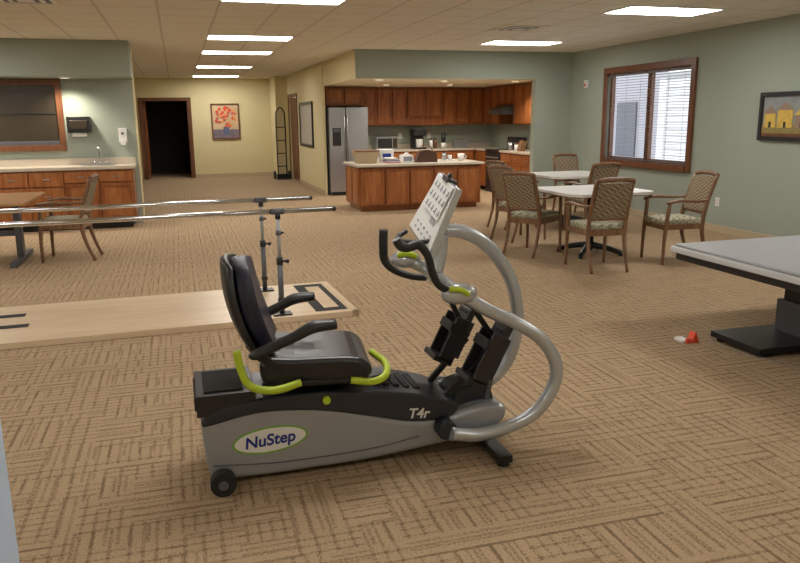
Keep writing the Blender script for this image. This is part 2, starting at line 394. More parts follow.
for dx in (-0.09, 0.09): B.cyl((-1.18+dx, 12.55, 0.95), (-1.18+dx, 12.55, 1.01), 0.014, M_CHROME); B.bar((-1.18+dx, 12.55, 1.01), (-1.18+dx*1.6, 12.53, 1.03), 0.012, 0.012, M_CHROME)
B.finish('sink_faucet')
B = Builder()
B.box(-3.2, -1.65, 12.60, 12.648, 2.15, 2.24, M_WOODF); B.box(-3.2, -1.65, 12.58, 12.648, 1.17, 1.26, M_WOODF); B.box(-1.74, -1.65, 12.60, 12.648, 1.26, 2.15, M_WOODF); B.box(-3.2, -3.11, 12.60, 12.648, 1.26, 2.15, M_WOODF)
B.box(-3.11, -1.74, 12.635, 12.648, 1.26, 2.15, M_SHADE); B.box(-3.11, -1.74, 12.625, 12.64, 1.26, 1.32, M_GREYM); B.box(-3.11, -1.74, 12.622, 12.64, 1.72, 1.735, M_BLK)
B.finish('serving_window', bevel=0.005)
B = Builder(); B.box(-1.60, -1.27, 12.45, 12.648, 1.44, 1.68, M_BLK); B.box(-1.56, -1.31, 12.44, 12.46, 1.5, 1.62, M_SHADE); B.box(-1.54, -1.33, 12.49, 12.5, 1.38, 1.44, M_WPL)
B.finish('paper_towel_dispenser', bevel=0.02, seg=3)
B = Builder(); B.box(-0.88, -0.76, 12.55, 12.648, 1.28, 1.50, M_WPL); B.box(-0.86, -0.78, 12.53, 12.56, 1.24, 1.32, M_WPL); B.cyl((-0.82, 12.54, 1.42), (-0.82, 12.55, 1.42), 0.02, M_GREYM)
B.finish('soap_dispenser', bevel=0.012, seg=3)

# kitchen
B = Builder()
B.box(3.07, 3.90, 15.68, 16.58, 0.03, 1.84, M_GREYM)
B.box(3.07, 3.41, 15.60, 15.68, 0.08, 1.84, M_STEEL); B.box(3.425, 3.90, 15.60, 15.68, 0.08, 1.84, M_STEEL); B.box(3.1, 3.87, 15.64, 15.68, 0.0, 0.08, M_BLK)
for x in (3.385, 3.45): B.tube([(x, 15.6, 0.55), (x, 15.55, 0.6), (x, 15.55, 1.65), (x, 15.6, 1.7)], 0.012, M_CHROME, curve=False, sides=8)
B.box(3.13, 3.31, 15.592, 15.61, 1.05, 1.42, M_BLK); B.box(3.15, 3.29, 15.588, 15.60, 1.33, 1.40, M_GREYM)
B.finish('refrigerator', bevel=0.008)
B = Builder(); M1 = T(0, 16.02, 0)
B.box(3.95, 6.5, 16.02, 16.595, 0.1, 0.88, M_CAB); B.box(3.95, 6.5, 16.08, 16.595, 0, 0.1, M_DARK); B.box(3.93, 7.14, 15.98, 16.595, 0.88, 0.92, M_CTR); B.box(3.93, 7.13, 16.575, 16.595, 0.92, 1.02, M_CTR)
for i in range(5): door(B, 3.97+i*0.5, 0.12, 0.49, 0.56, M1); door(B, 3.97+i*0.5, 0.69, 0.49, 0.17, M1, True)
B.box(6.52, 7.14, 15.42, 16.02, 0.1, 0.88, M_CAB); B.box(6.5, 7.14, 15.40, 15.98, 0.88, 0.92, M_CTR)
B.finish('kitchen_base_cabinet', bevel=0.003)
B = Builder()
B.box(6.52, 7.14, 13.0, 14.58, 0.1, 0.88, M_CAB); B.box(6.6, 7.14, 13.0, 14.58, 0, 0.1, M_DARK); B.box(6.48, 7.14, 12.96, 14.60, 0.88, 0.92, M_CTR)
M2 = T(6.52, 14.58, 0, rz=-math.pi/2)
for i in range(3): door(B, 0.02+i*0.51, 0.12, 0.5, 0.56, M2); door(B, 0.02+i*0.51, 0.69, 0.5, 0.17, M2, True)
B.finish('kitchen_base_cabinet', bevel=0.003)
B = Builder()
B.box(3.07, 3.90, 16.0, 16.595, 1.88, 2.275, M_CAB); MM = T(0, 16.0, 0)
for i in range(2): door(B, 3.08+i*0.41, 1.9, 0.40, 0.37, MM)
B.box(3.92, 6.82, 16.27, 16.595, 1.45, 2.275, M_CAB); MM = T(0, 16.27, 0)
for x in (3.93, 4.28, 4.63): door(B, x, 1.46, 0.34, 0.80, MM)
B.finish('wall_cabinet', bevel=0.003)
B = Builder(); MM = T(0, 16.22, 0)
B.box(4.98, 5.8, 16.22, 16.268, 1.62, 2.275, M_CAB)
for x in (4.99, 5.39): door(B, x, 1.64, 0.4, 0.62, MM)
MM = T(0, 16.27, 0)
for x in (5.81, 6.15, 6.49): door(B, x, 1.46, 0.32, 0.8, MM)
B.finish('wall_cabinet', bevel=0.003)
B = Builder()
B.box(6.82, 7.145, 15.38, 16.2, 1.45, 2.275, M_CAB); M3 = T(6.82, 16.22, 0, rz=-math.pi/2)
for i in range(2): door(B, 0.0+i*0.42, 1.46, 0.41, 0.80, M3)
B.box(6.82, 7.145, 14.60, 15.38, 1.85, 2.275, M_CAB); M4 = T(6.82, 15.37, 0, rz=-math.pi/2)
for i in range(2): door(B, i*0.38, 1.86, 0.37, 0.4, M4)
B.box(6.82, 7.145, 13.2, 14.60, 1.45, 2.275, M_CAB); M5 = T(6.82, 14.59, 0, rz=-math.pi/2)
for i in range(3): door(B, i*0.46, 1.46, 0.45, 0.80, M5)
B.finish('wall_cabinet', bevel=0.003)
B = Builder()
B.prism([(6.58, 1.66), (7.14, 1.66), (7.14, 1.845), (6.80, 1.845), (6.58, 1.76)], 14.62, 15.36, M_GREYM); B.finish('range_hood', bevel=0.005)
B = Builder()
B.box(6.52, 7.1, 14.62, 15.36, 0.0, 0.90, M_BLK); B.box(6.48, 7.1, 14.61, 15.37, 0.90, 0.925, M_BLKM); B.box(7.02, 7.12, 14.62, 15.36, 0.925, 1.18, M_BLK)
B.box(6.50, 6.52, 14.68, 15.30, 0.3, 0.72, M_SHADE); B.tube([(6.47, 14.7, 0.76), (6.47, 15.28, 0.76)], 0.012, M_STEEL, curve=False)
for y in (14.72, 15.26): B.cyl((6.47, y, 0.76), (6.52, y, 0.76), 0.01, M_STEEL, sides=8)
for (a, b_) in ((6.65, 14.8), (6.65, 15.18), (6.9, 14.8), (6.9, 15.18)): B.cyl((a, b_, 0.925), (a, b_, 0.93), 0.085, M_GREYM)
for i in range(5): B.cyl((7.02, 14.72+i*0.13, 1.05), (7.0, 14.72+i*0.13, 1.05), 0.02, M_STEEL, sides=12)
B.finish('kitchen_range', bevel=0.004)
IZ = 0.82
B = Builder(); M6 = T(0, 12.62, 0)
B.box(2.98, 5.25, 12.62, 13.62, 0.08, IZ-0.04, M_CAB); B.box(3.02, 5.2, 12.68, 13.58, 0, 0.08, M_CAB); B.box(2.93, 5.3, 12.55, 13.72, IZ-0.04, IZ, M_CTR)
for i in range(5): door(B, 2.995+i*0.45, 0.1, 0.44, 0.66, M6)
M7 = T(2.98, 13.60, 0, rz=-math.pi/2)
for i in range(2): door(B, i*0.49, 0.1, 0.48, 0.66, M7)
B.finish('kitchen_island', bevel=0.003)
# props on counters
I1 = IZ+0.001
B = Builder()
B.prism([(3.05, I1), (3.38, I1), (3.44, 1.04), (2.99, 1.04)], 12.95, 13.25, mat('tan_basket', (0.42, 0.32, 0.20), 0.8, bump=0.6, bscale=90)); B.tube([(3.0, 12.94, 1.04), (3.43, 12.94, 1.04), (3.43, 13.26, 1.04), (3.0, 13.26, 1.04)], 0.012, M_CHW, sides=6, curve=False, closed=True)
B.finish('storage_basket')
B = Builder()
for i, (w, mm) in enumerate(((0.3, M_WPL), (0.28, M_RED), (0.29, M_WPL), (0.26, M_BLUE), (0.27, M_WPL), (0.24, M_PRINT), (0.22, M_WPL))): B.box(3.50+0.01*(i % 3), 3.50+w, 12.75, 12.95+i*0.01, I1+i*0.014, I1+0.012+i*0.014, mm)
B.finish('paper_stack')
B = Builder(); B.box(3.50, 3.76, 13.15, 13.4, I1, I1+0.20, M_WPL); B.box(3.495, 3.765, 13.145, 13.405, I1+0.20, I1+0.23, M_WPL); B.box(3.55, 3.71, 13.147, 13.15, I1+0.08, I1+0.16, M_BLUE); B.finish('cardboard_box', bevel=0.004)
B = Builder(); B.box(3.84, 4.04, 12.85, 13.05, I1, I1+0.14, M_WPL); B.box(3.86, 4.02, 12.845, 12.85, I1+0.03, I1+0.11, M_PRINT); B.ell((3.94, 12.95, I1+0.15), (0.05, 0.03, 0.03), M_WPL, seg=10); B.finish('tissue_box', bevel=0.006)
B = Builder()
B.prism([(4.10, I1), (4.52, I1), (4.49, I1+0.17), (4.34, I1+0.22), (4.18, I1+0.20)], 12.88, 13.04, mat('brown_leather', (0.07, 0.028, 0.015), 0.45)); B.tube([(4.20, 12.96, I1+0.18), (4.22, 12.96, I1+0.28), (4.32, 12.96, I1+0.31), (4.42, 12.96, I1+0.25), (4.44, 12.96, I1+0.17)], 0.01, M_CHW, sides=6)
B.finish('handbag', bevel=0.02, seg=3)
B = Builder(); B.box(4.62, 4.88, 12.95, 13.15, I1, I1+0.03, M_WPL); B.cyl((4.70, 13.05, I1+0.03), (4.70, 13.05, I1+0.15), 0.04, M_STEEL); B.cyl((4.70, 13.05, I1+0.15), (4.70, 13.05, I1+0.18), 0.015, M_BLK); B.cyl((4.81, 13.05, I1+0.03), (4.81, 13.05, I1+0.11), 0.035, M_WPL, r2=0.042); B.finish('serving_tray')
B = Builder(); B.cyl((5.05, 13.1, I1), (5.05, 13.1, I1+0.13), 0.055, M_WPL, r2=0.065); B.tube([(5.11, 13.1, I1+0.11), (5.16, 13.1, I1+0.07), (5.11, 13.1, I1+0.03)], 0.009, M_WPL, sides=6); B.finish('ceramic_pitcher')
B = Builder()
B.box(5.10, 5.38, 16.1, 16.45, 0.921, 0.96, M_BLK); B.box(5.10, 5.38, 16.32, 16.45, 0.96, 1.3, M_BLK); B.box(5.10, 5.38, 16.12, 16.45, 1.22, 1.36, M_BLK); B.cyl((5.24, 16.21, 0.96), (5.24, 16.21, 1.14), 0.08, M_WPL); B.tube([(5.165, 16.2, 1.1), (5.12, 16.2, 1.08), (5.12, 16.2, 1.0), (5.165, 16.2, 0.98)], 0.008, M_BLK, sides=6)
B.finish('coffee_maker', bevel=0.01)
B = Builder(); B.box(4.22, 4.72, 16.14, 16.5, 0.925, 1.20, M_STEEL); B.box(4.25, 4.58, 16.13, 16.14, 0.96, 1.17, M_BLK); B.box(4.60, 4.70, 16.13, 16.14, 0.96, 1.17, M_SHADE); B.finish('microwave_oven', bevel=0.006)
B = Builder(); B.cyl((5.85, 16.3, 0.921), (5.85, 16.3, 1.05), 0.06, M_WPL); B.cyl((5.85, 16.3, 1.05), (5.85, 16.3, 1.26), 0.05, M_BLK); B.tube([(5.9, 16.3, 1.03), (5.95, 16.3, 1.0), (5.9, 16.3, 0.95)], 0.008, M_WPL, sides=6); B.finish('blender_appliance')
B = Builder(); B.box(6.10, 6.40, 16.2, 16.4, 0.921, 1.12, M_STEEL); B.box(6.14, 6.36, 16.24, 16.28, 1.115, 1.125, M_BLK); B.box(6.14, 6.36, 16.32, 16.36, 1.115, 1.125, M_BLK); B.box(6.40, 6.42, 16.28, 16.32, 1.02, 1.04, M_BLK); B.finish('toaster', bevel=0.015, seg=3)
B = Builder(); B.prism([(6.62, 0.921), (6.74, 0.921), (6.80, 1.12), (6.68, 1.14)], 13.9, 14.02, M_CHW)
for i in range(3): B.bar((6.72+i*0.02, 13.93+i*0.03, 1.12), (6.745+i*0.02, 13.93+i*0.03, 1.2), 0.015, 0.015, M_BLK)
B.finish('knife_block', bevel=0.004)
for i, (x, y) in enumerate(((6.7, 14.2), (6.78, 14.35), (6.66, 14.42), (5.55, 16.3), (5.68, 16.38))):
    B = Builder(); B.cyl((x, y, 0.921), (x, y, 1.05+0.02*i), 0.045, (M_WPL, M_RED, M_STEEL, M_WPL, M_CHW)[i], sides=16); B.cyl((x, y, 1.05+0.02*i), (x, y, 1.08+0.02*i), 0.025, M_BLK, sides=16); B.finish('kitchen_canister')
for (x, y) in ((5.6, 16.59), (4.9, 16.59)):
    B = Builder(); B.box(x-0.04, x+0.04, y-0.005, y+0.009, 1.15, 1.27, M_WPL); B.box(x-0.015, x+0.015, y-0.008, y-0.004, 1.18, 1.24, M_CREAM); B.finish('wall_outlet')

# wall fittings
B = Builder(); B.box(7.142, 7.149, 8.59, 8.67, 0.36, 0.48, M_WPL); B.box(7.138, 7.142, 8.61, 8.65, 0.38, 0.41, M_CREAM); B.box(7.138, 7.142, 8.61, 8.65, 0.43, 0.46, M_CREAM); B.finish('wall_outlet')
B = Builder(); B.box(7.10, 7.149, 12.2, 12.3, 2.10, 2.24, M_WPL); B.box(7.09, 7.10, 12.22, 12.28, 2.13, 2.17, M_RED); B.finish('alarm_strobe', bevel=0.005)
A_Y = mat('paint_yellow', (0.62, 0.42, 0.08), 0.6, var=0.3, scale=20); A_R = mat('paint_barn', (0.30, 0.20, 0.15), 0.6); A_G = mat('paint_field', (0.26, 0.20, 0.07), 0.6, var=0.4, scale=16); A_S = mat('paint_sky', (0.25, 0.27, 0.27), 0.6, var=0.3, scale=8)
B = Builder()
y0, y1, z0, z1 = 6.95, 7.96, 1.28, 1.87
for q in ((y0, y1, z0, z0+0.05), (y0, y1, z1-0.05, z1), (y0, y0+0.05, z0+0.05, z1-0.05), (y1-0.05, y1, z0+0.05, z1-0.05)): B.box(7.11, 7.148, *q, M_BLK)
B.box(7.135, 7.148, y0+0.05, y1-0.05, z0+0.05, z1-0.05, A_S); B.box(7.131, 7.136, y0+0.05, y1-0.05, z0+0.05, z0+0.20, A_G)
B.box(7.129, 7.132, y0+0.05, y1-0.05, z0+0.05, z0+0.09, M_WOODF)
for (c, w, h, mm) in ((7.78, 0.18, 0.17, A_Y), (7.54, 0.24, 0.21, A_Y), (7.28, 0.2, 0.15, A_R)):
    B.box(7.127, 7.132, c-w/2, c+w/2, z0+0.16, z0+0.16+h, mm)
    v = [B.bm.verts.new((7.1265, c-w/2-0.02, z0+0.16+h)), B.bm.verts.new((7.1265, c+w/2+0.02, z0+0.16+h)), B.bm.verts.new((7.1265, c, z0+0.16+h+0.1))]
    B.face(v, B.mi(A_R if mm is A_Y else A_Y))
    B.box(7.125, 7.128, c-0.02, c+0.02, z0+0.16, z0+0.23, M_BLK)
B.finish('landscape_painting')
B = Builder()
x0, x1, z0, z1 = 0.96, 1.75, 1.07, 2.07
for q in ((x0, x1, z0, z0+0.04), (x0, x1, z1-0.04, z1), (x0, x0+0.04, z0+0.04, z1-0.04), (x1-0.04, x1, z0+0.04, z1-0.04)): B.box(q[0], q[1], 22.16, 22.198, q[2], q[3], M_WOODF)
B.box(x0+0.04, x1-0.04, 22.185, 22.198, z0+0.04, z1-0.04, mat('art_ground', (0.62, 0.45, 0.26), 0.7, var=0.25, scale=5))
B.box(x0+0.04, x1-0.04, 22.18, 22.186, z0+0.04, z0+0.28, mat('art_table', (0.20, 0.16, 0.20), 0.7, var=0.4, scale=9))
B.box(1.28, 1.44, 22.17, 22.185, 1.2, 1.42, mat('art_vase', (0.12, 0.14, 0.25), 0.6))
for i in range(44):
    a = random.uniform(0, 6.28); r = random.random()**0.5*0.30
    B.ell((1.36+r*math.cos(a), 22.178, 1.68+r*math.sin(a)*0.95), (0.045, 0.006, 0.045), random.choice([M_RED, M_ART1, M_PINK]), seg=8)
B.finish('flower_painting')
B = Builder()
for q in ((17.0, 18.8, 0.97, 1.03), (17.0, 18.8, 1.94, 2.0), (17.0, 17.06, 1.03, 1.94), (18.74, 18.8, 1.03, 1.94)): B.box(2.94, 2.978, *q, M_BLK)
B.box(2.965, 2.978, 17.06, 18.74, 1.03, 1.94, M_BOARD); B.finish('bulletin_board')
B = Builder(); x, y = 2.72, 20.7
B.tube([(x-0.12, y, 0.12), (x-0.12, y, 1.6), (x-0.08, y, 1.85), (x, y, 1.92), (x+0.08, y, 1.85), (x+0.12, y, 1.6), (x+0.12, y, 0.12)], 0.018, M_BLKM, sides=8)
for z in (0.35, 0.7, 1.05, 1.4): B.cyl((x-0.12, y, z), (x+0.12, y, z), 0.014, M_BLKM, sides=8)
B.box(x-0.2, x+0.2, y-0.25, y+0.02, 0.0, 0.02, M_BLKM); B.box(x-0.16, x+0.16, y-0.02, y+0.02, 0.02, 0.14, M_BLKM)
for dx in (-0.2, 0.2): B.cyl((x+dx-0.025, y+0.1, 0.11), (x+dx+0.025, y+0.1, 0.11), 0.11, M_RUB)
B.cyl((x-0.2, y+0.1, 0.11), (x+0.2, y+0.1, 0.11), 0.012, M_STEEL, sides=8)
B.finish('hand_truck')

# ------------------------------------------------------------------ dining chairs and tables
def chair(x, y, ang):
    B = Builder(); B.M = Matrix.Diagonal((0.92, 1, 1.035, 1))
    for sx in (-1, 1):
        B.tube([(sx*0.25, 0.24, 0), (sx*0.25, 0.235, 0.25), (sx*0.25, 0.22, 0.45), (sx*0.26, 0.2, 0.655)], [0.017, 0.021, 0.025, 0.02], M_CHW, sides=8, steps=3)
        B.tube([(sx*0.22, -0.33, 0), (sx*0.225, -0.24, 0.25), (sx*0.225, -0.22, 0.45), (sx*0.225, -0.27, 0.68), (sx*0.225, -0.36, 0.93)], [0.018, 0.022, 0.026, 0.023, 0.02], M_CHW, sides=8, steps=4)
        B.tube([(sx*0.235, -0.27, 0.67), (sx*0.275, -0.1, 0.665), (sx*0.285, 0.1, 0.675), (sx*0.27, 0.24, 0.655)], [0.02, 0.026, 0.03, 0.026], M_CHW, sides=8, flat=0.6, up=(0, 0, 1), steps=4)
        B.bar((sx*0.235, -0.22, 0.40), (sx*0.245, 0.22, 0.40), 0.055, 0.022, M_CHW, side=(1, 0, 0))
    B.box(-0.24, 0.24, 0.20, 0.225, 0.365, 0.43, M_CHW); B.box(-0.22, 0.22, -0.235, -0.21, 0.365, 0.43, M_CHW)
    a = math.atan2(0.09, 0.25)
    Mb = T(0, -0.262, 0.645, rx=a*0.97)
    B.box(-0.205, 0.205, -0.018, 0.018, -0.10, 0.275, M_FAB, Mb)
    B.tube([(-0.225, -0.36, 0.925), (-0.1, -0.376, 0.942), (0.1, -0.376, 0.942), (0.225, -0.36, 0.925)], 0.024, M_CHW, sides=8, steps=3)
    B.tube([(-0.225, -0.235, 0.54), (0.225, -0.235, 0.54)], 0.02, M_CHW, sides=8, curve=False)
    e = empty('dining_chair', (x, y, 0)); e.rotation_euler = (0, 0, ang)
    o = B.finish('frame'); o.parent = e
    B = Builder(); B.box(-0.222, 0.222, -0.215, 0.25, 0.43, 0.50, M_FABS); o = B.finish('seat_cushion', bevel=0.028, seg=4, smooth=True); o.parent = e

def square_table(x, y, ang):
    B = Builder(); h = 0.535; c = 0.10
    pr = [(h-c, -h), (h, -h+c), (h, h-c), (h-c, h), (-h+c, h), (-h, h-c), (-h, -h+c), (-h+c, -h)]
    for (z0, z1, mm) in ((0.735, 0.765, M_WHT), (0.725, 0.735, M_WOODF)):
        lo = [B.bm.verts.new((p[0], p[1], z0)) for p in pr]; hi = [B.bm.verts.new((p[0], p[1], z1)) for p in pr]; mi = B.mi(mm)
        B.face(lo[::-1], mi); B.face(hi, mi)
        for i in range(8): B.face([lo[i], lo[(i+1) % 8], hi[(i+1) % 8], hi[i]], mi)
    B.cyl((0, 0, 0.05), (0, 0, 0.71), 0.045, M_BLKM); B.cyl((0, 0, 0.705), (0, 0, 0.725), 0.18, M_BLKM)
    for k in range(4):
        a = k*math.pi/2+math.pi/4; d = Vector((math.cos(a), math.sin(a), 0))
        B.tube([d*0.02+Vector((0, 0, 0.11)), d*0.2+Vector((0, 0, 0.085)), d*0.38+Vector((0, 0, 0.03))], [0.04, 0.034, 0.026], M_BLKM, sides=8)
        B.cyl(d*0.37+Vector((0, 0, 0)), d*0.37+Vector((0, 0, 0.03)), 0.025, M_RUB, sides=12)
    B.finish('dining_table', loc=(x, y, 0), rz=ang)

square_table(4.62, 7.72, 0.0); square_table(5.6, 10.0, 0.0)
R = math.radians
chair(4.25, 6.97, R(-4)); chair(4.02, 8.00, R(-58)); chair(5.26, 7.03, R(84)); chair(4.72, 10.05, R(-75)); chair(6.2, 10.95, R(176)); chair(5.5, 9.25, R(4)); chair(4.32, 9.0, R(-72))
chair(-1.34, 9.5, R(84))
B = Builder()
B.box(-3.1, -1.64, 8.85, 10.2, 0.715, 0.75, M_TBLW)
for x in (-2.85, -1.87):
    B.box(x-0.035, x+0.035, 9.5, 9.64, 0.06, 0.685, M_GREYM); B.box(x-0.035, x+0.035, 9.05, 10.1, 0.0, 0.06, M_GREYM); B.box(x-0.03, x+0.03, 9.1, 10.0, 0.685, 0.715, M_GREYM)
B.box(-2.85, -1.87, 9.55, 9.6, 0.3, 0.36, M_GREYM)
B.finish('work_table', bevel=0.006)

# ------------------------------------------------------------------ parallel bars
E = empty('parallel_bars', (1.32, 6.42, 0))
def pb(bd, name, bevel=0.0):
    o = bd.finish(name, bevel=bevel); o.parent = E; return o
B = Builder(); B.box(-4.0, 0, -0.6, 0.6, 0, 0.045, M_PLY)
B.box(-4.0, 0.004, -0.604, -0.57, 0.0, 0.047, M_PLY); B.box(-0.05, 0.004, -0.604, 0.604, 0.0, 0.047, M_PLY)
B.box(-0.34, -0.25, -0.52, 0.52, 0.045, 0.0475, M_RUB); B.box(-0.25, -0.12, -0.52, -0.42, 0.045, 0.0475, M_RUB); B.box(-0.25, -0.12, 0.42, 0.52, 0.045, 0.0475, M_RUB)
B.box(-0.12, -0.07, -0.52, 0.52, 0.045, 0.0475, M_RUB)
B.box(-3.0, -2.55, -0.17, -0.07, 0.045, 0.0475, M_RUB); B.box(-3.0, -2.62, 0.19, 0.29, 0.045, 0.0475, M_RUB)
pb(B, 'platform', 0.003)
for yy in (-0.50, 0.42):
    B = Builder()
    B.cyl((-3.8, yy, 0.89), (-0.16, yy, 0.89), 0.020, M_CHROME)
    B.ell((-0.16, yy, 0.89), (0.02, 0.022, 0.022), M_BLK)
    pb(B, 'hand_rail')
    for xx in (-0.62, -3.4):
        B = Builder()
        B.box(xx-0.075, xx+0.075, yy-0.06, yy+0.06, 0.0475, 0.058, M_BLKM); B.cyl((xx, yy, 0.055), (xx, yy, 0.50), 0.022, M_GREYM); B.cyl((xx, yy, 0.5), (xx, yy, 0.84), 0.015, M_GREYL)
        B.cyl((xx, yy, 0.46), (xx, yy, 0.52), 0.027, M_BLK); B.cyl((xx, yy, 0.49), (xx+0.05, yy-0.03, 0.49), 0.009, M_BLK); B.ell((xx+0.055, yy-0.035, 0.49), (0.017, 0.017, 0.017), M_BLK)
        B.cyl((xx, yy, 0.72), (xx+0.04, yy-0.02, 0.72), 0.009, M_BLK); B.cyl((xx, yy, 0.70), (xx, yy, 0.74), 0.022, M_GREYM)
        B.cyl((xx, yy, 0.83), (xx, yy, 0.875), 0.022, M_BLK); B.cyl((xx-0.05, yy, 0.89), (xx+0.05, yy, 0.89), 0.025, M_GREYM)
        B.box(xx-0.026, xx+0.026, yy-0.026, yy+0.026, 0.15, 0.18, M_BLK)
        pb(B, 'upright')
E.rotation_euler = (0, 0, R(2.2))

# ------------------------------------------------------------------ treatment table
e = empty('treatment_table', (4.2, 3.7, 0))
B = Builder()
B.box(3.53, 5.1, 2.7, 4.74, 0.59, 0.635, M_GREYR); B.box(3.55, 5.08, 2.72, 4.72, 0.635, 0.655, M_GREYL)
B.box(3.56, 5.07, 2.73, 4.71, 0.535, 0.589, M_BLKM)
B.finish('padded_top', parent=e, bevel=0.014, seg=3)
B = Builder()
B.box(3.62, 4.8, 3.85, 4.33, 0.03, 0.07, M_BLKM); B.box(3.62, 4.8, 2.85, 3.2, 0.03, 0.07, M_BLKM); B.box(4.0, 4.4, 3.2, 3.85, 0.03, 0.07, M_BLKM)
for (x, y) in ((3.68, 3.9), (3.68, 4.28), (4.74, 3.9), (4.74, 4.28), (3.68, 2.9), (4.74, 2.9)): B.cyl((x, y, 0), (x, y, 0.03), 0.035, M_RUB)
B.box(4.08, 4.36, 3.98, 4.22, 0.07, 0.30, M_GREYM); B.box(4.11, 4.33, 4.01, 4.19, 0.3, 0.535, M_BLKM)
B.box(4.08, 4.36, 2.92, 3.14, 0.07, 0.30, M_GREYM); B.box(4.11, 4.33, 2.95, 3.11, 0.3, 0.535, M_BLKM)
B.tube([(3.64, 4.38, 0.006), (3.58, 4.2, 0.006), (3.60, 4.02, 0.006), (3.66, 3.86, 0.006), (3.72, 3.72, 0.006), (3.85, 3.66, 0.006), (4.1, 3.6, 0.03)], 0.0045, M_CORD, sides=6)
B.finish('base', parent=e, bevel=0.005)
B = Builder()
B.box(3.38, 3.44, 4.32, 4.42, 0.0, 0.02, M_WPL); B.prism([(3.44, 0.0), (3.50, 0.0), (3.475, 0.075), (3.465, 0.075)], 4.30, 4.36, M_RED); B.box(3.40, 3.43, 4.30, 4.32, 0.0, 0.035, M_RED)
B.finish('floor_warning_marker')

# ------------------------------------------------------------------ recumbent cross trainer
E = empty('recumbent_cross_trainer', (0.7, 3.3, 0))
def fin(bd, name, **k): return bd.finish(name, parent=E, **k)
def smooth_prof(P, steps=4):
    n = len(P); out = []
    V = [Vector((p[0], 0, p[1])) for p in P]
    for i in range(n):
        a, b, c, d = V[i-1], V[i], V[(i+1) % n], V[(i+2) % n]
        for k in range(steps):
            t = k/steps; q = 0.5*((2*b)+(c-a)*t+(2*a-5*b+4*c-d)*t*t+(3*b-a-3*c+d)*t**3); out.append((q.x, q.z))
    return out
B = Builder()
B.prism(smooth_prof([(0.04, 0.06), (0.015, 0.2), (0.02, 0.335), (0.12, 0.385), (0.35, 0.385), (0.55, 0.345), (0.78, 0.265), (0.98, 0.21), (1.12, 0.20), (1.3, 0.235), (1.42, 0.235), (1.455, 0.18), (1.38, 0.105), (1.1, 0.065), (0.75, 0.035), (0.35, 0.03), (0.12, 0.035)]), 3.12, 3.48, M_SHELL)
fin(B, 'body_shell', bevel=0.03, seg=4, angle=50)
# thin dark seam following the lower flank
B = Builder()
B.tube([(0.05, 3.119, 0.115), (0.35, 3.119, 0.09), (0.75, 3.119, 0.095), (1.0, 3.119, 0.125)], 0.0035, M_GREYM, sides=6); fin(B, 'shell_seam')
B = Builder()
B.prism(smooth_prof([(0.02, 0.30), (0.05, 0.355), (0.2, 0.40), (0.5, 0.405), (0.8, 0.375), (1.05, 0.325), (1.2, 0.26), (1.14, 0.205), (0.97, 0.205), (0.77, 0.255), (0.5, 0.318), (0.25, 0.335)]), 3.112, 3.488, M_SHELLD)
fin(B, 'dark_cover', bevel=0.02, seg=3, angle=50)
B = Builder()
B.box(-0.005, 0.25, 3.12, 3.48, 0.345, 0.44, M_BLK); B.box(-0.012, 0.01, 3.16, 3.44, 0.36, 0.42, M_RUB)
B.box(0.03, 0.2, 3.16, 3.44, 0.44, 0.447, M_RUB)
fin(B, 'rear_housing', bevel=0.018, seg=3)
B = Builder()
for i in range(5): B.box(0.80+i*0.05, 0.83+i*0.05, 3.2, 3.4, 0.37-i*0.012, 0.392-i*0.012, M_RUB)
B.box(0.2, 0.9, 3.24, 3.36, 0.38, 0.41, M_GREYM)
fin(B, 'seat_rail', bevel=0.004)
B = Builder()
B.cyl((0.085, 3.04, 0.055), (0.085, 3.10, 0.055), 0.055, M_RUB); B.cyl((0.085, 3.50, 0.055), (0.085, 3.56, 0.055), 0.055, M_RUB); B.cyl((0.085, 3.035, 0.055), (0.085, 3.04, 0.055), 0.022, M_GREYM)
B.cyl((0.085, 3.05, 0.055), (0.085, 3.55, 0.055), 0.018, M_BLKM)
B.box(1.33, 1.40, 2.93, 3.67, 0.018, 0.055, M_BLKM)
for y in (2.96, 3.64): B.cyl((1.365, y, 0.0), (1.365, y, 0.02), 0.03, M_RUB)
B.box(1.30, 1.38, 3.18, 3.42, 0.05, 0.12, M_BLKM)
fin(B, 'stabilizer', bevel=0.006)
B = Builder()
def oval(cx, cz, rx, rz, y, m, tilt=0.06, n=40):
    v = []
    for i in range(n):
        a = 2*math.pi*i/n; px, pz = rx*math.cos(a), rz*math.sin(a)
        v.append((cx+px*math.cos(tilt)-pz*math.sin(tilt), cz+px*math.sin(tilt)+pz*math.cos(tilt)))
    B.prism(v, y, 3.14, m)
oval(0.303, 0.205, 0.168, 0.062, 3.1165, M_GREEN); oval(0.303, 0.206, 0.158, 0.054, 3.115, M_WPL)
fin(B, 'logo_plate')
def text(s, size, x, y, z, m, name, tilt=0.0):
    c = bpy.data.curves.new(name, 'FONT'); c.body = s; c.size = size; c.extrude = 0.0008; c.align_x = 'CENTER'; c.align_y = 'CENTER'; c.offset = size*0.022; c.shear = 0.15
    o = bpy.data.objects.new(name, c); c.materials.append(m); sc.collection.objects.link(o)
    o.location = (x, y, z); o.rotation_euler = (math.pi/2, -tilt, 0)
    o.parent = E; o.matrix_parent_inverse = Matrix.Translation(-E.location)
text('NuStep', 0.074, 0.300, 3.1135, 0.205, M_BLUE, 'logo_text', 0.06)
text('T4r', 0.068, 0.995, 3.1105, 0.243, M_WPL, 'model_text', -0.10)
B = Builder(); B.cyl((1.12, 3.045, 0.165), (1.12, 3.13, 0.165), 0.048, M_SHELLD); fin(B, 'pivot_cap', bevel=0.01)
B = Builder(); B.cyl((0.56, 3.10, 0.365), (0.56, 3.13, 0.365), 0.018, M_LIME, sides=16); fin(B, 'pin_knob')
B = Builder()
